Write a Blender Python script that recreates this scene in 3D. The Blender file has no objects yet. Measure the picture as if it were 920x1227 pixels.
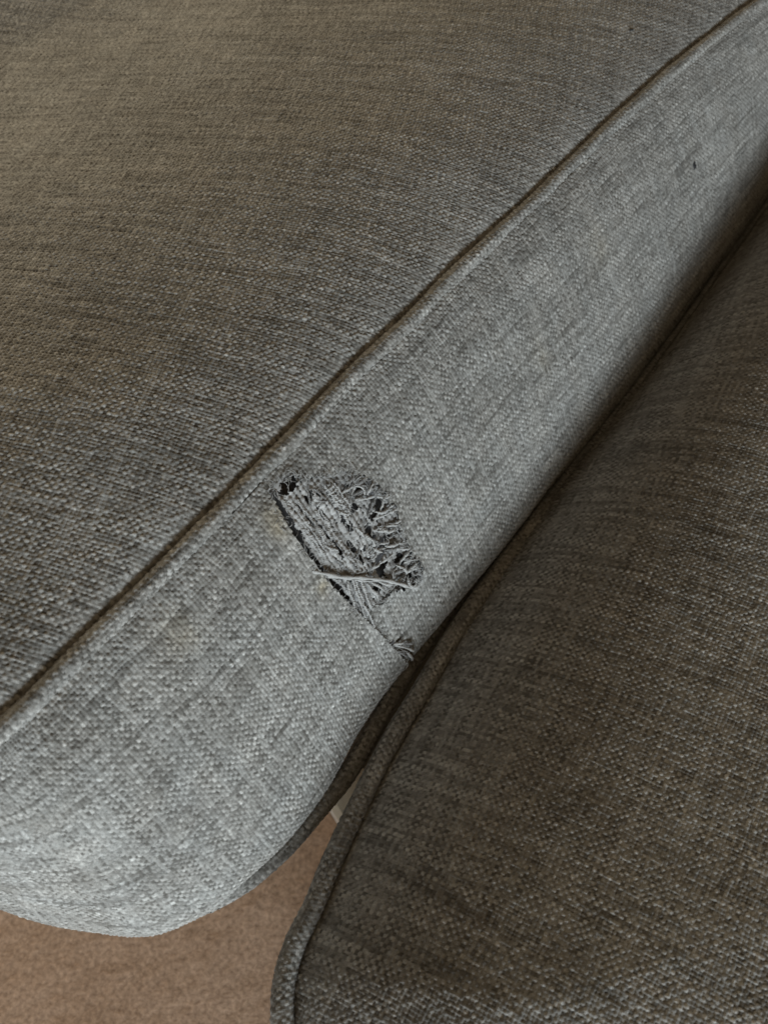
import bpy, math, random
import numpy as np
rng = np.random.default_rng(7)
random.seed(7)
scene = bpy.context.scene
COL = scene.collection

# ------------------------------------------------------------------ camera
cam_d = bpy.data.cameras.new('camera')
cam = bpy.data.objects.new('camera', cam_d); COL.objects.link(cam)
cam.location = (0, 0, 0.86)
cam.rotation_euler = (math.radians(35), 0, 0)
cam_d.sensor_fit = 'VERTICAL'; cam_d.sensor_height = 7.0; cam_d.sensor_width = 7.0
cam_d.lens = 3.5 / math.tan(math.radians(30))
cam_d.clip_start = 0.01; cam_d.clip_end = 50
cam_d.dof.use_dof = True; cam_d.dof.focus_distance = 0.50; cam_d.dof.aperture_fstop = 2.0
scene.camera = cam

# ------------------------------------------------------------------ light
world = bpy.data.worlds.new('World'); scene.world = world; world.use_nodes = True
bg = world.node_tree.nodes['Background']
bg.inputs[0].default_value = (1.0, 0.74, 0.45, 1); bg.inputs[1].default_value = 0.145

def area_lamp(name, loc, target, sx, sy, power, color):
    d = bpy.data.lights.new(name, 'AREA'); d.shape = 'RECTANGLE'; d.size = sx; d.size_y = sy
    d.energy = power; d.color = color
    o = bpy.data.objects.new(name, d); COL.objects.link(o)
    v = np.array(target) - np.array(loc)
    from mathutils import Vector
    o.location = loc; o.rotation_euler = Vector(v).to_track_quat('-Z', 'Y').to_euler()
    return o
# daylight from a window low in front of the sofa, and an added warm lamp behind it that brightens the cushion top
area_lamp('window_light', (0.35, -2.25, 0.68), (0.05, 0.3, 0.42), 2.0, 0.40, 84, (0.84, 0.945, 1.0))
area_lamp('added_back_light', (-1.15, 1.75, 1.05), (-0.25, 0.7, 0.5), 0.7, 0.6, 19, (1.0, 0.88, 0.66))

vs = scene.view_settings
vs.view_transform = 'Standard'; vs.look = 'None'; vs.exposure = 0.0; vs.gamma = 1.0; vs.use_curve_mapping = False
scene.render.resolution_x = 767; scene.render.resolution_y = 1024

# ------------------------------------------------------------------ maths helpers
def spline(x, Y, q):
    """cubic Hermite through rows Y at knots x, sampled at q"""
    x = np.asarray(x, float); Y = np.asarray(Y, float); q = np.asarray(q, float)
    m = np.zeros_like(Y)
    sh = (-1,) + (1,) * (Y.ndim - 1)
    dx = np.diff(x).reshape(sh); sl = np.diff(Y, axis=0) / dx
    m[1:-1] = (sl[1:] * dx[:-1] + sl[:-1] * dx[1:]) / (dx[1:] + dx[:-1])
    m[0] = sl[0]; m[-1] = sl[-1]
    i = np.clip(np.searchsorted(x, q) - 1, 0, len(x) - 2)
    h = x[i + 1] - x[i]; t = (q - x[i]) / h
    sh = (-1,) + (1,) * (Y.ndim - 1); t = t.reshape(sh); h = h.reshape(sh)
    return ((2*t**3 - 3*t**2 + 1) * Y[i] + (t**3 - 2*t**2 + t) * h * m[i]
            + (-2*t**3 + 3*t**2) * Y[i + 1] + (t**3 - t**2) * h * m[i + 1])

def sstep(a, b, x):
    t = np.clip((x - a) / (b - a), 0, 1); return t * t * (3 - 2 * t)

TAB = rng.random((512, 512))
def vnoise(x, y, ox=0, oy=0):
    x = np.asarray(x, float) + ox; y = np.asarray(y, float) + oy
    i = np.floor(x).astype(int); j = np.floor(y).astype(int)
    fx = x - i; fy = y - j; fx = fx*fx*(3-2*fx); fy = fy*fy*(3-2*fy)
    a = TAB[i % 512, j % 512]; b = TAB[(i+1) % 512, j % 512]
    c = TAB[i % 512, (j+1) % 512]; d = TAB[(i+1) % 512, (j+1) % 512]
    return (a*(1-fx)+b*fx)*(1-fy) + (c*(1-fx)+d*fx)*fy
def hsh(i, j, k=0):
    return TAB[(i * 7 + j * 131 + k * 37) % 512, (i * 61 + j * 17 + k * 91) % 512]
def yarn_noise(i, t, k):
    """noise along yarn number i"""
    j = np.floor(t).astype(int); f = t - j; f = f*f*(3-2*f)
    return hsh(i, j, k) * (1 - f) + hsh(i, j + 1, k) * f

P = 0.0020            # yarn pitch
DARK = np.array([0.125, 0.119, 0.108]); LIGHT = np.array([0.52, 0.515, 0.495]); GAP_SHADE = np.array([0.045, 0.042, 0.038])  # darkest tone is shade between the yarns, painted into the cloth colour

def weave(U, V, k=0, pitch=P):
    """height and colour of a slubby plain weave at cloth coordinates (U, V) in metres"""
    wx = vnoise(U/.021, V/.017, 11+k, 5) - .5; wy = vnoise(U/.019, V/.023, 77, 31+k) - .5
    jx = vnoise(U/.0042, V/.005, 3, 9+k) - .5; jy = vnoise(U/.005, V/.0040, 21+k, 55) - .5
    uu = U / pitch + .9*wx + .45*jx + 400; vv = V / pitch + .9*wy + .45*jy + 400
    i = np.floor(uu).astype(int); j = np.floor(vv).astype(int)
    du = uu - i - .5; dv = vv - j - .5
    sg = np.where((i + j) % 2 == 0, 1.0, -1.0)
    rw = .76 + .36*yarn_noise(i, vv/8.0, 1+k); rf = .80 + .50*yarn_noise(j, uu/8.0, 2+k)
    hw = .42*np.cos(np.pi*dv)*sg + .60*rw*np.sqrt(np.clip(1-(du/(.50*rw))**2, 0, 1)) - .12
    hf = -.42*np.cos(np.pi*du)*sg + .60*rf*np.sqrt(np.clip(1-(dv/(.52*rf))**2, 0, 1)) - .02
    w = hw > hf
    h = np.maximum(np.maximum(hw, hf), -.15)
    gap = 1 - sstep(.06, .44, h)  # low spots between yarns, coloured dark to stand for shade
    h = h + .30*(hsh(i, j, 5+k)-.5)*(1-gap)
    bw = .24 + .26*(hsh(i, 0*i, 7+k)-.5) + .46*(yarn_noise(i, vv/9.0, 3+k)-.5) - .22*sstep(.74, .92, yarn_noise(i, vv/16.0, 9+k))
    bf = .52 + .26*(hsh(j, 0*j, 8+k)-.5) + .52*(yarn_noise(j, uu/9.0, 4+k)-.5) - .28*sstep(.74, .92, yarn_noise(j, uu/16.0, 10+k))
    r = hsh(i, j, 6+k)
    b = np.where(w, bw, bf) + .33*(r-.5) + .18*(r > .95)
    b = b + .12*(vnoise(U/.045, V/.035, 40, k)-.5)
    b = np.clip(b, 0, 1.15)[..., None]
    c = DARK*(1-b) + LIGHT*b
    hue = (vnoise(U/.012, V/.012, 90, k) - .5)[..., None]
    c = c*(1 + hue*np.array([.025, 0, -.025]))
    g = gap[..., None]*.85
    return h * pitch * .62, c*(1-g) + GAP_SHADE*g

# ------------------------------------------------------------------ materials
def nodes_of(m):
    m.use_nodes = True; nt = m.node_tree; nt.nodes.clear(); return nt
def fabric_material(name, sheen=.22):
    """colour comes from the yarns of the woven mesh; fine fibres are added here"""
    m = bpy.data.materials.new(name); nt = nodes_of(m); N = nt.nodes.new; L = nt.links.new
    out = N('ShaderNodeOutputMaterial'); b = N('ShaderNodeBsdfPrincipled')
    at = N('ShaderNodeAttribute'); at.attribute_name = 'yarn'
    tc = N('ShaderNodeTexCoord'); nz = N('ShaderNodeTexNoise'); nz.inputs['Scale'].default_value = 1900
    nz.inputs['Detail'].default_value = 2
    mr = N('ShaderNodeMapRange'); mr.inputs[1].default_value = .3; mr.inputs[2].default_value = .7
    mr.inputs[3].default_value = .72; mr.inputs[4].default_value = 1.28
    mx = N('ShaderNodeMix'); mx.data_type = 'RGBA'; mx.blend_type = 'MULTIPLY'; mx.inputs[0].default_value = 1
    bp = N('ShaderNodeBump'); bp.inputs['Strength'].default_value = .35; bp.inputs['Distance'].default_value = .0004
    L(tc.outputs['Object'], nz.inputs['Vector']); L(nz.outputs['Fac'], mr.inputs[0])
    L(at.outputs['Color'], mx.inputs[6]); L(mr.outputs[0], mx.inputs[7])
    L(mx.outputs[2], b.inputs['Base Color']); L(nz.outputs['Fac'], bp.inputs['Height']); L(bp.outputs[0], b.inputs['Normal'])
    b.inputs['Roughness'].default_value = .85; b.inputs['Specular IOR Level'].default_value = .25
    b.inputs['Sheen Weight'].default_value = sheen; b.inputs['Sheen Roughness'].default_value = .45
    L(b.outputs[0], out.inputs[0]); return m
FAB = fabric_material('woven_fabric')

def plain_fabric(name):
    """the same cloth for faces too far from view to carry modelled yarns: plain weave worked out from the cloth coordinates"""
    m = bpy.data.materials.new(name); nt = nodes_of(m); N = nt.nodes.new; L = nt.links.new
    def val(x, sock):
        if isinstance(x, (int, float)): sock.default_value = x
        else: L(x, sock)
    def M(op, a, b=0.0, c=0.0):
        n = N('ShaderNodeMath'); n.operation = op
        for x, k in zip((a, b, c), range(3)): val(x, n.inputs[k])
        return n.outputs[0]
    def noise(x, y, sx, sy):
        cb = N('ShaderNodeCombineXYZ'); L(M('MULTIPLY', x, sx), cb.inputs[0]); L(M('MULTIPLY', y, sy), cb.inputs[1])
        n = N('ShaderNodeTexNoise'); n.inputs['Scale'].default_value = 1; n.inputs['Detail'].default_value = 1
        L(cb.outputs[0], n.inputs['Vector']); return n.outputs['Fac']
    def mixc(f, a, b):
        n = N('ShaderNodeMix'); n.data_type = 'RGBA'; val(f, n.inputs[0])
        for x, k in ((a, 6), (b, 7)):
            if isinstance(x, tuple): n.inputs[k].default_value = x
            else: L(x, n.inputs[k])
        return n.outputs[2]
    at = N('ShaderNodeAttribute'); at.attribute_name = 'cloth'; sp = N('ShaderNodeSeparateXYZ'); L(at.outputs['Vector'], sp.inputs[0])
    wob = N('ShaderNodeTexNoise'); wob.inputs['Scale'].default_value = 130; L(at.outputs['Vector'], wob.inputs['Vector'])
    ws = N('ShaderNodeSeparateColor'); L(wob.outputs['Color'], ws.inputs[0])
    u = M('ADD', M('DIVIDE', sp.outputs[0], P), M('MULTIPLY', ws.outputs[0], 1.1)); v = M('ADD', M('DIVIDE', sp.outputs[1], P), M('MULTIPLY', ws.outputs[1], 1.1))
    i_, j_ = M('FLOOR', u), M('FLOOR', v); du = M('SUBTRACT', M('SUBTRACT', u, i_), .5); dv = M('SUBTRACT', M('SUBTRACT', v, j_), .5)
    par = M('FLOORED_MODULO', M('ADD', i_, j_), 2.0)
    cb = N('ShaderNodeCombineXYZ'); L(i_, cb.inputs[0]); L(j_, cb.inputs[1]); wn = N('ShaderNodeTexWhiteNoise'); wn.noise_dimensions = '2D'; L(cb.outputs[0], wn.inputs['Vector'])
    bw = M('MULTIPLY_ADD', M('SUBTRACT', noise(i_, v, .93, .11), .5), .95 * 1.3, .32); bf = M('MULTIPLY_ADD', M('SUBTRACT', noise(u, j_, .11, .93), .5), 1.5, .62)
    b = M('ADD', M('MULTIPLY', bw, M('SUBTRACT', 1.0, par)), M('MULTIPLY', bf, par)); b = M('ADD', b, M('MULTIPLY', M('SUBTRACT', wn.outputs['Value'], .5), .33))
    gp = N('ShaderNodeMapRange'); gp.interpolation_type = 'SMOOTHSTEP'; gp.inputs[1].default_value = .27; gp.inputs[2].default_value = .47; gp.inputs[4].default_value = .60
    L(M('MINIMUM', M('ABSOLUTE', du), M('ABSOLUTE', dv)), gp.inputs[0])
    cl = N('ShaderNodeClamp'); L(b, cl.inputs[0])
    col = mixc(gp.outputs[0], mixc(cl.outputs[0], (*(DARK*1.03), 1), (*(LIGHT*np.array([1.04, 1.02, .97])), 1)), (*GAP_SHADE, 1))  # same painted shade in the gaps between yarns
    out = N('ShaderNodeOutputMaterial'); bs = N('ShaderNodeBsdfPrincipled'); L(col, bs.inputs['Base Color'])
    hgt = M('MULTIPLY', M('COSINE', M('MULTIPLY', du, math.pi)), M('COSINE', M('MULTIPLY', dv, math.pi)))
    bp = N('ShaderNodeBump'); bp.inputs['Strength'].default_value = 1.0; bp.inputs['Distance'].default_value = .0011; L(hgt, bp.inputs['Height']); L(bp.outputs[0], bs.inputs['Normal'])
    bs.inputs['Roughness'].default_value = .85; bs.inputs['Specular IOR Level'].default_value = .25
    bs.inputs['Sheen Weight'].default_value = .15; bs.inputs['Sheen Roughness'].default_value = .45
    L(bs.outputs[0], out.inputs[0]); return m
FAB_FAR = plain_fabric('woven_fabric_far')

def noise_material(name, c0, c1, scale, rough=.85, bump=.3, dist=.001, sheen=0):
    m = bpy.data.materials.new(name); nt = nodes_of(m); N = nt.nodes.new; L = nt.links.new
    out = N('ShaderNodeOutputMaterial'); b = N('ShaderNodeBsdfPrincipled')
    tc = N('ShaderNodeTexCoord'); nz = N('ShaderNodeTexNoise'); nz.inputs['Scale'].default_value = scale
    nz.inputs['Detail'].default_value = 4; nz.inputs['Roughness'].default_value = .65
    mr = N('ShaderNodeMapRange'); mr.inputs[1].default_value = .32; mr.inputs[2].default_value = .68
    mx = N('ShaderNodeMix'); mx.data_type = 'RGBA'; mx.inputs[6].default_value = (*c0, 1); mx.inputs[7].default_value = (*c1, 1)
    bp = N('ShaderNodeBump'); bp.inputs['Strength'].default_value = bump; bp.inputs['Distance'].default_value = dist
    L(tc.outputs['Object'], nz.inputs['Vector']); L(nz.outputs['Fac'], mr.inputs[0]); L(mr.outputs[0], mx.inputs[0])
    L(mx.outputs[2], b.inputs['Base Color']); L(nz.outputs['Fac'], bp.inputs['Height']); L(bp.outputs[0], b.inputs['Normal'])
    b.inputs['Roughness'].default_value = rough; b.inputs['Sheen Weight'].default_value = sheen
    L(b.outputs[0], out.inputs[0]); return m
CARPET = noise_material('carpet_pile', (.25, .160, .104), (.52, .350, .245), 260, .95, .35, .002, .2)
PALE = noise_material('pale_paint', (.62, .56, .49), (.72, .66, .58), 30, .55, .08, .001)
BOARD = noise_material('olive_board', (.20, .185, .145), (.25, .23, .18), 25, .7, .1, .001)
LINING = noise_material('dark_lining', (.065, .063, .066), (.15, .146, .146), 700, .95, .5, .0006)
THREAD = noise_material('pale_thread', (.30, .297, .292), (.50, .495, .482), 1100, .8, .5, .0004, .3)
THREAD_DARK = noise_material('grey_thread', (.12, .117, .115), (.27, .265, .26), 1100, .85, .5, .0004, .3)
LINT = noise_material('dark_lint', (.012, .012, .013), (.03, .03, .032), 900, .9, .4, .0004)

# ------------------------------------------------------------------ mesh helpers
def mesh_object(name, co, quads, mat, parent=None, col=None, tris=None, smooth=True, cloth=None):
    co = np.asarray(co, np.float32); me = bpy.data.meshes.new(name)
    q = np.asarray(quads, np.int32).reshape(-1, 4) if quads is not None and len(quads) else np.zeros((0, 4), np.int32)
    t = np.asarray(tris, np.int32).reshape(-1, 3) if tris is not None and len(tris) else np.zeros((0, 3), np.int32)
    used = np.zeros(len(co), bool); used[q.ravel()] = True; used[t.ravel()] = True
    mp = np.cumsum(used) - 1; co = co[used]; q = mp[q]; t = mp[t]
    me.vertices.add(len(co)); me.vertices.foreach_set('co', co.ravel())
    nl = q.size + t.size; me.loops.add(nl)
    me.loops.foreach_set('vertex_index', np.concatenate([q.ravel(), t.ravel()]).astype(np.int32))
    st = np.concatenate([np.arange(len(q))*4, q.size + np.arange(len(t))*3]).astype(np.int32)
    me.polygons.add(len(st)); me.polygons.foreach_set('loop_start', st)
    me.polygons.foreach_set('use_smooth', np.full(len(st), smooth))
    me.update(calc_edges=True)
    if col is not None:
        c = np.asarray(col, np.float32)[used]
        a = me.attributes.new('yarn', 'FLOAT_COLOR', 'POINT')
        a.data.foreach_set('color', np.concatenate([c, np.ones((len(c), 1), np.float32)], 1).ravel())
    if cloth is not None:
        c = np.asarray(cloth, np.float32).reshape(-1, 2)[used]
        a = me.attributes.new('cloth', 'FLOAT_VECTOR', 'POINT')
        a.data.foreach_set('vector', np.concatenate([c + 1, np.zeros((len(c), 1), np.float32)], 1).ravel())
    me.materials.append(mat)
    o = bpy.data.objects.new(name, me); COL.objects.link(o)
    if parent: o.parent = parent
    return o
def thing(name, label, cat, loc=(0, 0, 0), group=None):
    o = bpy.data.objects.new(name, None); COL.objects.link(o); o.location = loc; o.empty_display_size = .05
    o['label'] = label; o['category'] = cat
    if group: o['group'] = group
    return o
def grid_quads(nu, nv):
    idx = np.arange(nu * nv).reshape(nu, nv)
    return np.stack([idx[:-1, :-1], idx[1:, :-1], idx[1:, 1:], idx[:-1, 1:]], -1)
def normals(Pg):
    n = np.cross(np.gradient(Pg, axis=0), np.gradient(Pg, axis=1))
    return n / np.maximum(np.linalg.norm(n, axis=-1, keepdims=True), 1e-12)
def poly_dist(x, y, path, closed=True):
    """signed distance to a polygon, positive inside"""
    pts = np.asarray(path, float); d = np.full(x.shape, 1e9); ins = np.zeros(x.shape, bool)
    n = len(pts)
    for a in range(n):
        p = pts[a]; q = pts[(a + 1) % n]; e = q - p
        t = np.clip(((x-p[0])*e[0] + (y-p[1])*e[1]) / (e @ e), 0, 1)
        d = np.minimum(d, (x-p[0]-t*e[0])**2 + (y-p[1]-t*e[1])**2)
        c = (p[1] > y) != (q[1] > y)
        if abs(e[1]) > 1e-12: ins ^= c & (x < e[0]*(y-p[1])/e[1] + p[0])
    d = np.sqrt(d); return np.where(ins, d, -d)
def resample(path, step, closed=False):
    p = np.asarray(path, float)
    s = np.concatenate([[0], np.cumsum(np.linalg.norm(np.diff(p, axis=0), axis=1))])
    return spline(s, p, np.linspace(0, s[-1], max(4, int(s[-1] / step))))

def smin(a, b, k):
    h = np.clip(.5 + .5*(b - a)/k, 0, 1); return b*(1-h) + a*h - k*h*(1-h)

CAMZ = .86
def in_view(Pg, margin):
    """which points lie in the part of the cloth worth modelling yarn by yarn"""
    c, s = math.cos(math.radians(55)), math.sin(math.radians(55)); k = math.tan(math.radians(30))
    y = Pg[..., 1]; z = Pg[..., 2] - CAMZ
    dep = y*c - z*s; up = y*s + z*c
    return (dep > .1) & (np.abs(Pg[..., 0]) < dep*k*.75 + margin) & (np.abs(up) < dep*k + margin)

def cloth_patch(name, surf, u0, u1, v0, v1, parent, keep, sub=3, k=0, margin=.03, tint=None, amp=None, far_step=.012):
    """cloth on a base surface: modelled yarns where the photograph looks, plain cloth around it"""
    st = P / sub
    U, V = np.meshgrid(np.arange(u0, u1, st), np.arange(v0, v1, st), indexing='ij')
    B, K = surf(U, V); n = normals(B)
    if n[..., 2].mean() < 0: n = -n
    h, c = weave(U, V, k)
    if amp is not None: h = h * amp(U, V)
    if tint is not None: c = tint(U, V, c)
    q = grid_quads(*U.shape); vis = in_view(B, margin)
    f = (K & vis)
    ok = f[:-1, :-1] & f[1:, :-1] & f[1:, 1:] & f[:-1, 1:]
    if keep is not None: ok &= keep(U, V)[:-1, :-1]
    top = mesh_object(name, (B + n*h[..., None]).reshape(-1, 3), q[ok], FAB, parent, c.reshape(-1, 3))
    return top

# ------------------------------------------------------------------ layout (metres; measured off the sofa)
O = np.array([-.1632, .1431]); D = np.array([.6021, .7984]); NRM = np.array([.7984, -.6021])
ZS = .500
def so2w(s, o, z):
    s = np.asarray(s, float); o = np.asarray(o, float)
    return np.stack([O[0] + s*D[0] + o*NRM[0], O[1] + s*D[1] + o*NRM[1], np.broadcast_to(z, np.broadcast(s, o).shape)], -1)
# columns of the torn cushion: upper seam (s, o) and fullest line of the front panel (s, o)
COLS = [((-.070, -.42), (-.090, -.42)), ((-.070, -.30), (-.088, -.30)), ((-.069, -.17), (-.086, -.17)), ((-.067, -.10), (-.083, -.10)), ((-.060, -.060), (-.072, -.050)),
        ((-.050, -.030), (-.0593, -.0034)), ((-.040, -.012), (-.0486, .0236)), ((-.026, -.004), (-.0357, .0473)),
        ((-.012, -.001), (-.0212, .0692)), ((.005, 0), (.0011, .0834)), ((.031, -.001), (.0307, .0905)),
        ((.058, -.002), (.0575, .0945)), ((.0905, -.0022), (.0903, .0940)), ((.1286, -.0025), (.1286, .0880)),
        ((.184, -.006), (.1845, .0845)), ((.230, -.008), (.2298, .0850)), ((.287, -.009), (.2869, .0855)),
        ((.369, -.0112), (.3689, .0834)), ((.4464, -.0105), (.4464, .0819)), ((.5232, -.0119), (.5232, .0795)),
        ((.599, -.0115), (.5988, .0755)), ((.678, -.009), (.6782, .0731)), ((.771, -.002), (.7709, .0690)),
        ((.86, .005), (.86, .067)), ((.96, .010), (.96, .066)), ((1.15, .012), (1.15, .064)), ((1.4, .010), (1.4, .062))]
PROF = [(0, 0), (.045, .016), (.26, .125), (.60, .42), (.88, .74), (1.0, 1.0), (.97, 1.035), (.90, 1.06), (.74, 1.08), (.3, 1.10), (-.8, 1.10)]
LOWZ = .14
def band_controls():
    C = []
    for (ts, to), (ms, mo) in COLS:
        row = []
        dn = np.array([ms - ts, mo - to]); ln = np.linalg.norm(dn); e = dn / max(ln, 1e-6)
        for fo, fz in PROF:
            a = np.array([ts, to]) + e*.0084 + (dn - e*.0084)*fo
            row.append(so2w(a[0], a[1], ZS - .0006 - (LOWZ-.0006)*fz))
        C.append(row)
    return np.array(C)
BC = band_controls()
KU = np.concatenate([[0], np.cumsum(np.linalg.norm(np.diff(BC[:, 4], axis=0), axis=1))])
seg = np.linalg.norm(np.diff(BC, axis=1), axis=2); KV = np.concatenate([[0], np.cumsum(seg[14])])
def band_surface(U, V):
    """front panel: U along the cushion, V down over its face"""
    us = U[:, 0]; v = V[0]
    cols = np.stack([spline(KV, BC[i], v) for i in range(len(BC))])     # columns x V x 3
    Pg = spline(KU, cols, us)
    return Pg, np.ones(U.shape, bool)

# ------------------------------------------------------------------ floor
def carpet_floor():
    st = .0050
    X, Y = np.meshgrid(np.arange(-.62, .30, st), np.arange(-.12, .60, st), indexing='ij')
    Z = .0008*vnoise(X/.006, Y/.006) + .0018*vnoise(X/.0036, Y/.0036, 9, 4) + .003*vnoise(X/.05, Y/.06, 3, 70)
    q = grid_quads(*X.shape).reshape(-1, 4)
    co = np.stack([X, Y, Z - .006], -1).reshape(-1, 3)
    n0 = len(co)
    far = np.array([[-6, -6, -.008], [6, -6, -.008], [6, 6, -.008], [-6, 6, -.008]])
    co = np.concatenate([co, far]); q = np.concatenate([q, [[n0, n0+1, n0+2, n0+3]]])
    o = mesh_object('carpet', co, q, CARPET); o['kind'] = 'structure'
    o['label'] = 'tan brown short pile carpet under the cushions'
    return o
carpet_floor()

# ------------------------------------------------------------------ torn seat cushion
cush = thing('seat_cushion', 'grey woven box cushion with a frayed tear in its front panel', 'cushion', (0, 0, 0))

T_so = np.array([c[0] for c in COLS])
T_line = resample(np.c_[T_so, np.zeros(len(T_so))], .004)[:, :2]
T_w = so2w(T_line[:, 0], T_line[:, 1], ZS)
A_poly = np.concatenate([T_w[:, :2], so2w(np.array([1.4, .9, -.07]), np.array([-.9, -.9, -.9]), 0)[:, :2]])

YA = math.radians(-11); EAx = np.array([math.cos(YA), math.sin(YA)]); EAy = np.array([-EAx[1], EAx[0]])
def top_surface(U, V):
    x = U*EAx[0] + V*EAy[0]; y = U*EAx[1] + V*EAy[1]
    d = poly_dist(x, y, A_poly[::3]) if U.size < 2e4 else None
    if d is None:      # interpolate the distance from a coarser grid
        cu = np.arange(U[0, 0], U[-1, 0] + .004, .004); cv = np.arange(V[0, 0], V[0, -1] + .004, .004)
        CU, CV = np.meshgrid(cu, cv, indexing='ij')
        dd = poly_dist(CU*EAx[0] + CV*EAy[0], CU*EAx[1] + CV*EAy[1], A_poly)
        fi = (U - cu[0]) / .004; fj = (V - cv[0]) / .004
        i = np.clip(fi.astype(int), 0, len(cu)-2); j = np.clip(fj.astype(int), 0, len(cv)-2); a = fi - i; b = fj - j
        d = (dd[i, j]*(1-a) + dd[i+1, j]*a)*(1-b) + (dd[i, j+1]*(1-a) + dd[i+1, j+1]*a)*b
    z = top_height(d, x, y)
    return np.stack([x, y, z], -1), d > -.0042
def top_height(d, x, y):
    p = np.clip(d, 0, None)
    z = ZS - .0012 + .024*(1 - np.exp(-p/.055)) + .0036*(1 - np.exp(-p/.003))
    z = z - .040*sstep(.08, .50, p)
    z = z - 2.2*np.clip(-d, 0, None)
    z += .0035*(vnoise(x/.13, y/.10, 7, 3) - .5) * sstep(.01, .06, p) + .0014*(vnoise(x/.045, y/.06, 17, 33) - .5)*sstep(.003, .03, p)
    return z
def a_u(x, y): return x*EAx[0] + y*EAx[1]
def a_v(x, y): return x*EAy[0] + y*EAy[1]
def top_edge(U, V): return poly_dist(U*EAx[0] + V*EAy[0], U*EAx[1] + V*EAy[1], A_poly[::2])
def top_patch():
    xs = np.array([-.44, .40, -.40, .36, -.2]); ys = np.array([1.0, 1.0, .80, .80, .10])
    return cloth_patch('top_panel', top_surface, a_u(xs, ys).min(), a_u(xs, ys).max(), a_v(xs, ys).min(), a_v(xs, ys).max(), cush, None, sub=3, k=0, margin=.018)
top_panel = top_patch()

def far_cloth(name, surf, u0, u1, v0, v1, parent, step, margin, sink):
    U, V = np.meshgrid(np.arange(u0, u1, step), np.arange(v0, v1, step), indexing='ij')
    B, K = surf(U, V); n = normals(B)
    if n[..., 2].mean() < 0: n = -n
    vis = in_view(B, margin); ok = K[:-1, :-1] & K[1:, :-1] & K[1:, 1:] & K[:-1, 1:]
    ok &= ~(vis[:-1, :-1] & vis[1:, :-1] & vis[1:, 1:] & vis[:-1, 1:])
    return mesh_object(name, (B - n*sink).reshape(-1, 3), grid_quads(*U.shape)[ok], FAB_FAR, parent, cloth=np.stack([U, V], -1))
far_cloth('top_panel', lambda U, V: (lambda r: (r[0], top_edge(U, V) > -.0085))(top_surface(U, V)), -.75, .75, .0, 1.25, cush, .005, .012, .0002)

# front panel, in two pieces that meet at a sewn join; the right-hand piece is torn along it
def join_u(V): return np.interp(V, [0, .01, .024, .034, .046, .058, .072, .092, .138, .165, .19, .24], [.686, .684, .6805, .679, .679, .680, .681, .685, .696, .702, .708, .712])
TEAR = [(.6835, .0085), (.692, .0095), (.699, .0115), (.7055, .0195), (.7125, .0245), (.7165, .0270), (.7235, .0305), (.7305, .0375), (.7365, .0480), (.7400, .0600),
        (.7405, .0735), (.7370, .0860), (.7362, .0960), (.7362, .1080), (.7372, .1165), (.7300, .1195), (.7200, .1130), (.7110, .1065), (.7020, .1075), (.6930, .1030), (.6845, .0965), (.676, .09), (.672, .05), (.676, .015)]
def tear_dist(U, V):
    j = .0016*(vnoise(U/.0031, V/.0031, 5, 8) - .5) + .0012*(vnoise(U/.0014, V/.0014, 1, 2) - .5)
    return poly_dist(U, V, TEAR) + 2*j
def stain(U, V, c):
    g = lambda u, v, r, a: a*np.exp(-(((U-u)/r)**2 + ((V-v)/(r*1.2))**2)) * (.4 + 1.0*vnoise(U/.004, V/.004, 60, 2))
    s = np.clip(g(.674, .0185, .0065, .75) + g(.674, .064, .005, .5) + g(.60, .02, .01, .25) + g(.99, .05, .012, .25) + g(.90, .075, .010, .2), 0, 1)[..., None]
    return c*(1 - s) + c*np.array([1.06, .92, .66])*s
def band_left(U, V):
    B, K = band_surface(U, V); n = normals(B); n = n if n[..., 2].mean() > 0 else -n
    g = (join_u(V + .003) - .002) - U
    lift = .0016*sstep(.004, .014, V)*np.exp(-np.clip(g, 0, None)/.006) * (1 - .35*sstep(.10, .14, V))
    return B + n*(lift + .0006*(vnoise(U/.05, V/.04, 3, 3) - .5)*2)[..., None], (g > 0) & (V < .190)
def band_right(U, V):
    B, K = band_surface(U, V); n = normals(B); n = n if n[..., 2].mean() > 0 else -n
    g = U - (join_u(V + .003) - .002); td = tear_dist(U + .002, V + .003)
    off = -.0014*sstep(.004, .014, V)*np.exp(-np.clip(g, 0, None)/.006)
    rim = np.clip(-td, 0, None)
    off += (.0016*vnoise(U/.006, V/.005, 8, 1) - .0004)*np.exp(-rim/.0035) * (g > .001)
    off += .0015*(vnoise(U/.06, V/.05, 23, 3) - .5)
    return B + n*off[..., None], (g > -.0035) & (V < .190) & (td < 0)
cloth_patch('front_panel', band_left, .36, .716, .0, .206, cush, None, sub=3, k=3, margin=.02, tint=stain)
right_piece = cloth_patch('front_panel', band_right, .672, 1.46, .0, .206, cush, None, sub=3, k=9, margin=.02, tint=lambda U, V, c: stain(U, V, c)*.96)
right_piece['label'] = 'right-hand piece of the front panel, torn and frayed at the join'
def band_far(U, V): return band_surface(U, V)[0], ((V > .2) | (U < .37) | (U > 1.40))
U_, V_ = np.meshgrid(np.arange(0, 1.92, .008), np.arange(0, .345, .0055), indexing='ij')
B_, _ = band_surface(U_, V_); inv = in_view(B_, .010) & (V_ < .185)
ok_ = ~(inv[:-1, :-1] & inv[1:, :-1] & inv[1:, 1:] & inv[:-1, 1:])
n_ = normals(B_); n_ = n_ if n_[:, :20, 2].mean() > 0 else -n_
mesh_object('front_panel', (B_ - n_*.0004).reshape(-1, 3), grid_quads(*U_.shape)[ok_], FAB_FAR, cush, cloth=np.stack([U_, V_], -1))

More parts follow.
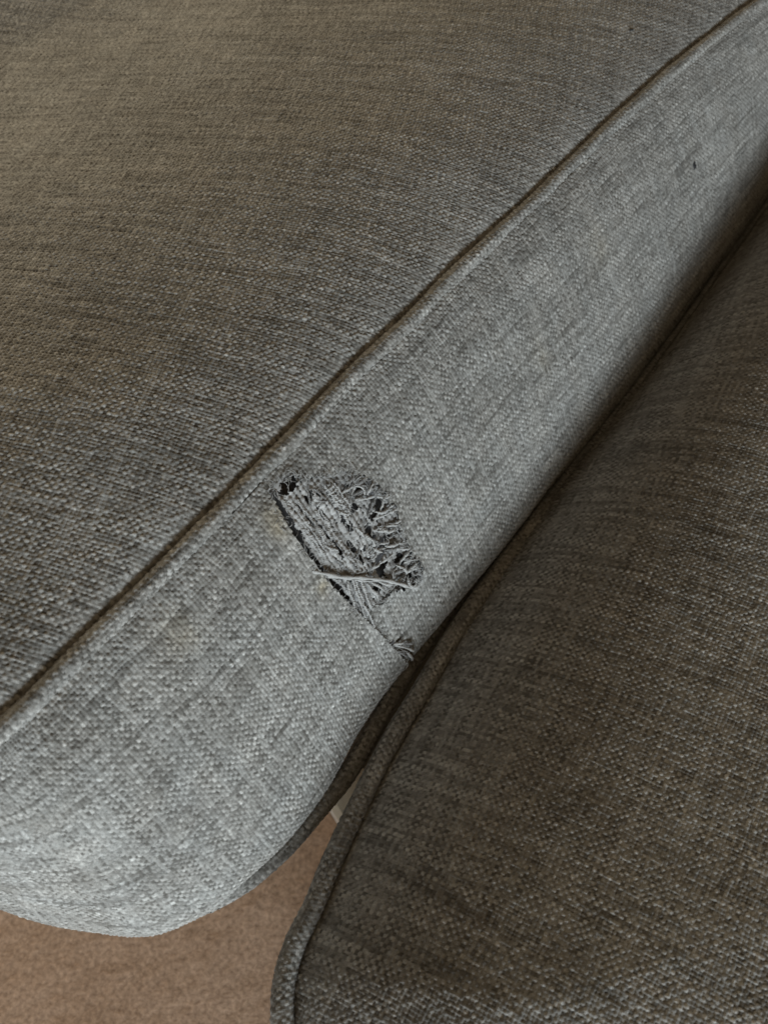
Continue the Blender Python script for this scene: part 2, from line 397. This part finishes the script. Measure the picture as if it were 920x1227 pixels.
# piping: a woven welt sewn along an edge
def piping(name, path, r, parent, k, vis_margin=.03, sub=3):
    pth = resample(path, P/sub); 
    t = np.gradient(pth, axis=0); t /= np.linalg.norm(t, axis=1, keepdims=True)
    up = np.array([0, 0, 1.0]); side = np.cross(t, up); side /= np.linalg.norm(side, axis=1, keepdims=True); nn = np.cross(side, t)
    nr = max(12, int(2*math.pi*r/(P/sub)))
    nr = int(round(2*math.pi*r/P/2)*2*sub)
    th = np.arange(nr+1)/nr*2*math.pi
    s = np.arange(len(pth))*P/sub
    S, TH = np.meshgrid(s, th, indexing='ij')
    cyc = round(2*math.pi*r/P/2)*2*P
    A = S; Bc = TH/(2*math.pi)*cyc
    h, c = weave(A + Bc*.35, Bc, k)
    rad = r + h*.9 - .0002 + .00035*(vnoise(S/.02, TH*.6, k, 4) - .5)
    dirv = np.cos(TH)[..., None]*side[:, None] + np.sin(TH)[..., None]*nn[:, None]
    co = pth[:, None] + dirv*rad[..., None]
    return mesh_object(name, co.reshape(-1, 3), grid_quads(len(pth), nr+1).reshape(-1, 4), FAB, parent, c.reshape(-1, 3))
sel = (T_line[:, 0] > -.075) & (T_line[:, 0] < 1.02)
def wig(n, a, sc, k): x = np.arange(n); return a*(vnoise(x/sc, 0*x, k, 3) - .5)*2
tp = T_line.copy()
tg = np.gradient(tp, axis=0); tg /= np.linalg.norm(tg, axis=1, keepdims=True)
outw = np.c_[-tg[:, 1], tg[:, 0]]
tp = tp + outw*(.0038) + outw*wig(len(tp), .0007, 9, 2)[:, None]
path = so2w(tp[:, 0], tp[:, 1], ZS - .0014 + wig(len(tp), .0006, 12, 8))
s_lo = np.argmax(T_line[:, 1] > -.36)
piping('piping', path[s_lo:][T_line[s_lo:, 0] < .95], .0050, cush, 4)
# lower piping, tucked under the fullest part of the front panel
M_so = np.array([c[1] for c in COLS]); low = []
lp = {.1895: .0833, .1354: .0916, .1031: .0956, .0847: .0950, .0531: .0932, .0253: .0870, .0057: .0780}
for s_, o_ in sorted(lp.items()): low.append((s_, o_ + .0008*math.sin(min(1, max(0, (s_-.0)/.06))*1.57), .3500))
left = [(ms + .006, mo - .009, .334) for ms, mo in M_so if ms < -.01 or mo < .06 and ms < 0]
left = [(ms + .008, mo - .012, .346) for ms, mo in M_so[3:9]]
right = [(ms, mo - .004, .345) for ms, mo in M_so if .21 < ms < 1.0]
lowp = np.array(left + low + right)
piping('piping', so2w(lowp[:, 0], lowp[:, 1], lowp[:, 2]), .0052, cush, 6)

# ------------------------------------------------------------------ second cushion
SEC = 'dark brown-grey woven cushion with a piped edge, lower right beside the torn cushion'
cb = thing('cushion', SEC, 'cushion')
ZB = .360
B_edge = [(.10, -.118), (.06, -.092), (.018, -.062), (-.018, -.030), (-.040, .004), (-.0485, .034), (-.0497, .0646), (-.0454, .0799), (-.0368, .0978), (-.0258, .1253), (-.0126, .1537), (.0029, .1851), (.0201, .2146),
          (.0418, .2535), (.0711, .2990), (.1030, .3456), (.1449, .4043)]
B_edge += [tuple(so2w(a, b, 0)[:2]) for a, b in [(.49, .0880), (.56, .0860), (.64, .0825), (.72, .0790), (.82, .0755), (.95, .073), (1.1, .071)]]
BE = resample(np.c_[B_edge, np.zeros(len(B_edge))], .005)[:, :2]
B_poly = np.concatenate([BE, [(.80, 1.0), (1.05, .66), (.9, .2), (.66, -.44), (.30, -.235)]])
YB = math.radians(-29); EBx = np.array([math.cos(YB), math.sin(YB)]); EBy = np.array([-EBx[1], EBx[0]])
def b_surface(U, V):
    x = U*EBx[0] + V*EBy[0]; y = U*EBx[1] + V*EBy[1]
    cu = np.arange(U[0, 0], U[-1, 0] + .004, .004); cv = np.arange(V[0, 0], V[0, -1] + .004, .004)
    CU, CV = np.meshgrid(cu, cv, indexing='ij')
    dd = poly_dist(CU*EBx[0] + CV*EBy[0], CU*EBx[1] + CV*EBy[1], B_poly)
    fi = (U - cu[0]) / .004; fj = (V - cv[0]) / .004
    i = np.clip(fi.astype(int), 0, len(cu)-2); j = np.clip(fj.astype(int), 0, len(cv)-2); a = fi - i; b = fj - j
    d = (dd[i, j]*(1-a) + dd[i+1, j]*a)*(1-b) + (dd[i, j+1]*(1-a) + dd[i+1, j+1]*a)*b
    p = np.clip(d - .005, 0, None)
    z = ZB - .0035 + (.058 + .060*sstep(.20, .72, y))*(1 - np.exp(-p/.056)) - 1.0*np.clip(.005 - d, 0, None)
    z += .003*(vnoise(x/.10, y/.13, 3, 9) - .5)*sstep(.01, .08, p)
    return np.stack([x, y, z], -1), d > .001
def b_u(x, y): return x*EBx[0] + y*EBx[1]
def b_v(x, y): return x*EBy[0] + y*EBy[1]
xs = np.array([-.06, .0, .42, .22, .0]); ys = np.array([.0, -.02, .86, -.0, .1])
cloth_patch('top_panel', b_surface, -.10, .34, -.14, .93, cb, None, sub=3, k=13, margin=.018)
far_cloth('top_panel', b_surface, -.15, 1.0, -.2, 1.1, cb, .006, .012, .0002)
pb = np.c_[BE, np.full(len(BE), ZB) - .014*sstep(.20, .42, BE[:, 1]) + wig(len(BE), .0007, 10, 5)]
piping('piping', pb, .0052, cb, 17)
# side panel dropping from the piping
nz = 12; zz = np.linspace(ZB - .004, .04, nz)
ring = np.concatenate([BE, [(.80, 1.0), (1.05, .66), (.9, .2), (.66, -.44), (.30, -.235), BE[0]]])
inw = ring.mean(0) - ring; inw /= np.linalg.norm(inw, axis=1, keepdims=True)
sp = np.stack([np.c_[ring + inw*(.003 + .004*i/nz), np.full(len(ring), zz[i])] for i in range(nz)], 1)
BE_n = len(ring)
mesh_object('side_panel', sp.reshape(-1, 3), grid_quads(BE_n, nz).reshape(-1, 4), FAB_FAR, cb,
            cloth=np.stack([np.broadcast_to(np.concatenate([[0], np.cumsum(np.linalg.norm(np.diff(ring, axis=0), axis=1))])[:, None], (BE_n, nz)), np.broadcast_to(zz, (BE_n, nz))], -1))

# ------------------------------------------------------------------ pale board behind the gap
def box_mesh(cx, ex, ey, ez):
    """box from corner point and three edge vectors"""
    c = np.array(cx, float); e = [np.array(v, float) for v in (ex, ey, ez)]
    v = [c, c+e[0], c+e[0]+e[1], c+e[1]]; v += [p+e[2] for p in v]
    return np.array(v), np.array([[0, 3, 2, 1], [4, 5, 6, 7], [0, 1, 5, 4], [1, 2, 6, 5], [2, 3, 7, 6], [3, 0, 4, 7]])
base = thing('sofa_base', 'shaded olive base with a pale bottom edge, glimpsed between the cushions', 'sofa base')
A3 = np.array([.545, -.838, 0]); B3 = np.array([.838, .545, 0])
c0 = np.array([-.0534, .2543, 0]) - A3*.60
v, q = box_mesh(c0 + B3*.007 + [0, 0, .004], A3*.95, B3*1.3, (0, 0, .25)); mesh_object('board', v, q, BOARD, base, smooth=False)
v, q = box_mesh(c0 + [0, 0, .0], A3*.95, B3*.0068, (0, 0, .022)); mesh_object('edge_strip', v, q, PALE, base, smooth=False)

# ------------------------------------------------------------------ the tear
GU0, GV0, GST = .655, .0, .001
_U, _V = np.meshgrid(np.arange(GU0, .775, GST), np.arange(GV0, .200, GST), indexing='ij')
_B, _ = band_surface(_U, _V); _N = normals(_B); _N = _N if _N[..., 2].mean() > 0 else -_N
def on_band(U, V, H):
    fi = np.clip((np.asarray(U) - .002 - GU0)/GST, 0, _U.shape[0]-1.001); fj = np.clip((np.asarray(V) - .003 - GV0)/GST, 0, _U.shape[1]-1.001)
    i = fi.astype(int); j = fj.astype(int); a = (fi-i)[..., None]; b = (fj-j)[..., None]
    f = lambda A: (A[i, j]*(1-a) + A[i+1, j]*a)*(1-b) + (A[i, j+1]*(1-a) + A[i+1, j+1]*a)*b
    return f(_B) + f(_N)*np.asarray(H)[..., None]
# dark lining behind the hole
U, V = np.meshgrid(np.arange(.670, .752, .0015), np.arange(.002, .130, .0015), indexing='ij')
dep = -.0052 - .0016*vnoise(U/.012, V/.012, 4, 4)
mesh_object('lining', on_band(U, V, dep).reshape(-1, 3), grid_quads(*U.shape).reshape(-1, 4), LINING, cush)
# loosened weave left in the hole: yarns pulled apart, open gaps between them
HOLES = [(.6955, .0140, .0046, .0030), (.7010, .0265, .0030, .0024), (.7065, .0290, .0030, .0014), (.7205, .0705, .0026, .0046), (.7245, .0825, .0050, .0024), (.7290, .0985, .0030, .0034), (.7150, .0930, .0050, .0036),
         (.7350, .0560, .0024, .0100), (.7105, .0545, .0018, .0060), (.7200, .0500, .0026, .0030), (.7280, .0640, .0026, .0040), (.7070, .0990, .0026, .0026), (.7320, .1120, .0030, .0026), (.7275, .0460, .0030, .0016),
         (.7010, .0440, .0010, .0110), (.6960, .0560, .0009, .0100), (.7055, .0700, .0010, .0090), (.7180, .0860, .0040, .0018), (.7120, .0800, .0012, .0050), (.7235, .0400, .0030, .0016), (.6925, .0330, .0009, .0070)]
def loose_weave():
    pitch = .0033; st = pitch/6
    U, V = np.meshgrid(np.arange(.674, .744, st), np.arange(.004, .122, st), indexing='ij')
    Us = U + .0026*(vnoise(U/.012, V/.014, 41, 6) - .5); Vs = V + .0016*(vnoise(U/.009, V/.011, 51, 16) - .5)
    uu = Us/pitch*1.0 + 300; vv = Vs/(pitch*.80) + 300
    i = np.floor(uu).astype(int); j = np.floor(vv).astype(int); du = uu-i-.5; dv = vv-j-.5
    sg = np.where((i+j) % 2 == 0, 1.0, -1.0)
    rw = .85 + .35*yarn_noise(i, vv/4, 31); rf = .55 + .75*yarn_noise(j, uu/3, 32)
    hw = .40*np.cos(np.pi*dv)*sg + .62*rw*np.sqrt(np.clip(1-(du/(.44*rw))**2, 0, 1))
    hf = -.40*np.cos(np.pi*du)*sg + .55*rf*np.sqrt(np.clip(1-(dv/(.40*rf))**2, 0, 1)) - .18
    h = np.maximum(np.maximum(hw, hf), -.3)
    b = np.clip(.62 + .4*(hsh(i, j, 33)-.5) + .4*(yarn_noise(i, vv/3, 34)-.5) - .25*sstep(.712, .722, U), 0, 1.2)[..., None]
    c = np.array([.19, .187, .184])*(1-b) + np.array([.50, .495, .485])*b
    off = -.0012 + .0034*(vnoise(U/.0075, V/.016, 61, 9) - .42) - .0018*sstep(.711, .722, U) - .0030*np.exp(-np.clip(U - join_u(V) - .001, 0, None)/.0022)
    co = on_band(U, V, off + h*pitch*.55)
    td = tear_dist(U, V); keep = (td > -.0022) & (U > join_u(V) + .0022 + .0030*vnoise(U/.003, V/.004, 44, 1) - .002*sstep(.085, .1, V)) & (h > -.02)
    for hu, hv, ru, rv in HOLES:
        keep &= (((U-hu)/ru)**2 + ((V-hv)/rv)**2 + 3.0*(vnoise(U/.0018, V/.0024, 15, 2) - .5) + 1.4*(vnoise(U/.0009, V/.0012, 25, 2) - .5)) > 1
    k = keep[:-1, :-1] & keep[1:, :-1] & keep[1:, 1:] & keep[:-1, 1:]
    o = mesh_object('frayed_weave', co.reshape(-1, 3), grid_quads(*U.shape)[k], FAB, cush, c.reshape(-1, 3))
    o['label'] = 'pale loosened yarns showing inside the tear'
loose_weave()

def tube(P3, rad, ns=6):
    P3 = np.asarray(P3); t = np.gradient(P3, axis=0); t /= np.maximum(np.linalg.norm(t, axis=1, keepdims=True), 1e-9)
    ref = np.array([.3, .2, .93]); a = np.cross(t, ref); a /= np.linalg.norm(a, axis=1, keepdims=True); b = np.cross(a, t)
    th = np.arange(ns)/ns*2*math.pi
    rad = np.broadcast_to(rad, len(P3))
    co = P3[:, None] + rad[:, None, None]*(np.cos(th)[None, :, None]*a[:, None] + np.sin(th)[None, :, None]*b[:, None])
    idx = np.arange(len(P3)*ns).reshape(len(P3), ns); nx = np.roll(idx, -1, 1)
    q = np.stack([idx[:-1], nx[:-1], nx[1:], idx[1:]], -1).reshape(-1, 4)
    return co.reshape(-1, 3), q
def thread(name, pts, r=.00055, crimp=.0003, wl=.0042, mat=THREAD, n=None, ph=0, taper=True):
    """one yarn laid over the cloth through (U, V, height) points, crimped as it was woven and split in two plies"""
    pts = np.asarray(pts, float); s = np.concatenate([[0], np.cumsum(np.linalg.norm(np.diff(pts, axis=0), axis=1))])
    n = n or max(10, int(s[-1]/.0006)); q = np.linspace(0, s[-1], n); c = spline(s, pts, q)
    c[:, 2] += crimp*np.sin(q/wl*2*math.pi + ph); c[:, 0] += .35*crimp*np.sin(q/wl*2*math.pi*.5 + ph*1.7)
    P3 = on_band(c[:, 0], c[:, 1], c[:, 2])
    rr = 1.4*r*(1 + .30*np.sin(q/.0019 + ph) + .15*(vnoise(q/.002, 0*q, ph*9, 3) - .5))
    if taper: rr = rr*(.35 + .65*sstep(0, .0015, q))*(.35 + .65*sstep(0, .0018, s[-1]-q))
    t = np.gradient(P3, axis=0); t /= np.linalg.norm(t, axis=1, keepdims=True)
    a = np.cross(t, [.3, .2, .93]); a /= np.linalg.norm(a, axis=1, keepdims=True); b = np.cross(a, t)
    tw = q/.0026*2*math.pi
    off = (np.cos(tw)[:, None]*a + np.sin(tw)[:, None]*b)*(rr*.48)[:, None]
    c1, q1 = tube(P3 + off, rr*.66, 5); c2, q2 = tube(P3 - off, rr*.66, 5)
    return mesh_object(name, np.concatenate([c1, c2]), np.concatenate([q1, q2 + len(c1)]), mat, cush)
R = random.Random(11)
# yarns running down the cushion face, left standing along the join
for kx in range(9):
    u0 = .6885 + kx*.0019 + R.uniform(-.0006, .0006); va = .013 + kx*.0017 + R.uniform(0, .006); vb = .090 - kx*.001 + R.uniform(-.014, .006)
    if kx in (3, 6): vb -= .025
    if kx in (5,): va += .02
    vs_ = np.linspace(va, vb, 7)
    bow = [-.0030*math.sin((v - .01)/.085*math.pi) for v in vs_]
    thread('frayed_thread', [(u0 + bow[i] + R.uniform(-.0012, .0012), vs_[i], -.0003 + R.uniform(-.0012, .0010)) for i in range(7)], R.uniform(.0005, .0007), .00042, .0043, THREAD, ph=R.uniform(0, 6))
# second, shorter ladder of yarns to the upper right
for kx in range(4):
    u0 = .7115 + kx*.0020
    vs_ = np.linspace(.0285 + kx*.001, .056 - kx*.002, 5)
    thread('frayed_thread', [(u0 + R.uniform(-.0004, .0004) - .001*(i/4), vs_[i], .0004 + R.uniform(-.0004, .0006)) for i in range(5)], .00060, .00045, .0040, THREAD, ph=R.uniform(0, 6))
for kx in range(11):          # the rungs of that ladder and of the first
    v = .031 + kx*.0026 if kx < 8 else .052 + kx*.003
    thread('frayed_thread', [(.7100, v + R.uniform(-.001, .001), -.0002), (.7135, v + .0008, .0010), (.7165 + R.uniform(0, .002), v, -.0004)], .00050, .0002, .003, THREAD, ph=kx)
# broken cross yarns hanging in from the right-hand edge
for kx in range(17):
    v = .040 + kx*.0046 + R.uniform(-.002, .002)
    ue = np.interp(v, [.03, .0375, .048, .06, .0735, .086, .096, .108, .118], [.724, .7305, .7365, .740, .7405, .737, .7362, .7362, .735])
    ln = R.uniform(.005, .021); sl = R.uniform(-1.0, .2) if v > .06 else R.uniform(-.5, .6)
    p = [(ue + .0025, v + .001, .0003), (ue, v, .0009 + R.uniform(0, .0005))]
    for t in (.35, .7, 1.0):
        p.append((ue - ln*t + R.uniform(-.0005, .0005), v + sl*ln*t + R.uniform(-.0007, .0007), R.uniform(-.0012, .0010) - .0004*t))
    thread('frayed_thread', p, R.uniform(.00045, .00066), .0003, .0036, THREAD if R.random() < .55 else THREAD_DARK, ph=R.uniform(0, 6))
# tangled ends along the upper edge
for kx in range(7):
    u = R.uniform(.718, .735); v = np.interp(u, [.715, .7235, .7305, .7365, .740], [.029, .032, .038, .048, .058]) + R.uniform(.001, .012)
    a = R.uniform(0, 6.28); ln = R.uniform(.004, .009); kk = R.uniform(-.7, .7); p = []
    for t in np.linspace(0, 1, 6):
        p.append((u + ln*(t-.5)*math.cos(a + kk*t), v + ln*(t-.5)*math.sin(a + kk*t), .0006 + .0016*math.sin(t*3.1) + R.uniform(-.0004, .0004)))
    thread('frayed_thread', p, R.uniform(.00045, .0006), .0002, .0035, THREAD if R.random() < .5 else THREAD_DARK, ph=R.uniform(0, 6))
for kx in range(14):
    u = R.uniform(.714, .733); v = R.uniform(.060, .112); ln = R.uniform(.006, .013); a = .70 + R.uniform(-.6, .6); kk = R.uniform(-.4, .4)
    p = [(u + ln*(t-.5)*math.cos(a + kk*t), v + ln*(t-.5)*math.sin(a + kk*t), -.0006 + .0022*math.sin(t*3.1) + R.uniform(-.0005, .0005)) for t in np.linspace(0, 1, 6)]
    thread('frayed_thread', p, R.uniform(.00045, .0007), .0003, .0036, THREAD if R.random() < .55 else THREAD_DARK, ph=R.uniform(0, 6))
for kx in range(16):
    u = R.uniform(.688, .716); v = R.uniform(.024, .086); a = 1.57 + R.uniform(-.9, .9); ln = R.uniform(.006, .016); kk = R.uniform(-.8, .8)
    p = [(u + ln*(t-.5)*math.cos(a + kk*t), v + ln*(t-.5)*math.sin(a + kk*t), .0002 + .0012*math.sin(t*3.1) + R.uniform(-.0005, .0005)) for t in np.linspace(0, 1, 6)]
    thread('frayed_thread', p, R.uniform(.00035, .0006), .0003, .0036, THREAD if R.random() < .5 else THREAD_DARK, ph=R.uniform(0, 6))
# long yarn lying across the tear
lt = thread('loose_thread', [(.6755, .0555, .0016), (.682, .0640, .0026), (.688, .072, .0030), (.696, .0805, .0026), (.704, .0895, .0030), (.712, .0990, .0024), (.720, .1100, .0026), (.7275, .1205, .0012), (.7330, .1240, .0006)], .00078, .00012, .006, THREAD, ph=1)
lt['label'] = 'long pale yarn lying across the tear'
thread('loose_thread', [(.677, .060, .0010), (.686, .0705, .0022), (.694, .0800, .0018), (.7005, .0880, .0020), (.7065, .0945, .0010)], .00055, .00015, .005, THREAD, ph=3)
# yarn ends fanning out below it
for (ua, va, ub, vb) in [(.696, .080, .690, .104), (.6985, .083, .6945, .106), (.700, .090, .7025, .106), (.690, .078, .6845, .097), (.704, .092, .709, .105), (.6935, .079, .6875, .110), (.707, .095, .7145, .106), (.692, .085, .6900, .118)]:
    m = [(ua + (ub-ua)*t + R.uniform(-.0008, .0008), va + (vb-va)*t, .0018 + .0010*math.sin(t*3.1) - .0012*t) for t in (0, .3, .65, 1)]
    thread('frayed_thread', m, R.uniform(.0005, .0007), .0003, .0040, THREAD, ph=R.uniform(0, 6))
# hooked ends at the lower right corner of the tear
for (cu, cv, rr_, a0, a1) in [(.7285, .1150, .0036, .5, 4.2), (.7325, .1180, .0030, -2.0, 2.0), (.7240, .1120, .0030, 2.2, 5.6), (.7335, .1120, .0024, -1.0, 3.0)]:
    thread('frayed_thread', [(cu + rr_*math.cos(a), cv + rr_*1.2*math.sin(a), .0008 + .0012*math.sin((a-a0)/(a1-a0)*3.1)) for a in np.linspace(a0, a1, 7)], .0006, .0002, .004, THREAD if rr_ > .003 else THREAD_DARK, ph=cu*900)
# frayed tuft further down the join
for (ua, va, ub, vb, h, m) in [(.6975, .140, .7080, .1560, .0034, THREAD), (.6990, .141, .7090, .1500, .0030, THREAD_DARK), (.7000, .146, .7060, .1630, .0026, THREAD), (.6970, .139, .7035, .1440, .0030, THREAD), (.6960, .143, .7020, .1560, .0022, THREAD_DARK), (.7010, .149, .7080, .1700, .0018, THREAD)]:
    thread('frayed_thread', [(ua, va, -.0006), (ua*.7+ub*.3 + .0008, va*.7+vb*.3, h*.7), (ua*.3+ub*.7, va*.3+vb*.7 - .001, h), (ub, vb, h*.6)], .00055, .0003, .004, m, ph=ua*1000)
mesh_object('lining', *(lambda g: (on_band(g[0], g[1], .0004 + 0*g[0] + .0006*vnoise(g[0]/.001, g[1]/.001)).reshape(-1, 3), grid_quads(*g[0].shape).reshape(-1, 4)))(np.meshgrid(np.arange(.6950, .6995, .0006), np.arange(.1370, .1430, .0006), indexing='ij')), LINING, cush)
# broken-off fibres standing round the tear
fc, fq, n0 = [], [], 0
for kx in range(620):
    if kx < 240:
        v = R.uniform(.02, .112); u = R.uniform(float(join_u(v)) + .003, .736)
    elif kx < 520:
        t = R.random()*(len(TEAR)-1); i = int(t); f = t - i
        u = TEAR[i][0]*(1-f) + TEAR[i+1][0]*f; v = TEAR[i][1]*(1-f) + TEAR[i+1][1]*f; u = max(u, join_u(v) - .001)
    else:
        v = R.uniform(.01, .165); u = float(join_u(v))
    a = R.uniform(0, 6.28); ln = R.uniform(.002, .007); kk = R.uniform(-1.5, 1.5)
    p = np.array([(u + ln*t*math.cos(a + kk*t), v + ln*t*math.sin(a + kk*t), .0004 + .0022*math.sin(t*2.4)) for t in np.linspace(0, 1, 6)])
    c, q = tube(on_band(p[:, 0], p[:, 1], p[:, 2]), R.uniform(.00007, .00017), 3); fc.append(c); fq.append(q + n0); n0 += len(c)
fz = mesh_object('fibre_fuzz', np.concatenate(fc), np.concatenate(fq), THREAD, cush); fz['kind'] = 'stuff'

# ------------------------------------------------------------------ lint
def lint(label, centre, size, axis, seed):
    r2 = random.Random(seed); c = np.array(centre); ax = np.array(axis, float); ax /= np.linalg.norm(ax)
    p = [c + ax*size*(t-.5) + np.array([r2.uniform(-1, 1), r2.uniform(-1, 1), r2.uniform(-.2, .6)])*size*.10 for t in np.linspace(0, 1, 7)]
    co, q = tube(resample(p, size/16), size*.17*np.sin(np.linspace(.25, 2.9, len(resample(p, size/16)))), 7)
    co += np.array([[r2.uniform(-1, 1)]*3 for _ in range(len(co))])*size*.03
    o = mesh_object('lint_fleck', co, q, LINT); o['label'] = label; o['category'] = 'lint'; return o
b1, _ = band_surface(np.array([[1.138, 1.138], [1.140, 1.140]]), np.array([[.066, .068], [.066, .068]]))
lint('tiny black lint fleck on the front panel, upper right of the tear', b1[0, 0] + np.array([.0006, -.0005, .0012]), .0062, (.2, -.35, -.9), 3)

UT = np.array([[a_u(.1890, .6916)]*2, [a_u(.1890, .6916) + .002]*2]); VT = np.array([[a_v(.1890, .6916), a_v(.1890, .6916) + .002]]*2)
t1 = top_surface(UT, VT)[0][0, 0]
lint('tiny dark speck on the cushion top, above the piped seam at upper right', t1 + np.array([0, 0, .0012]), .0042, (.8, .5, .05), 5)
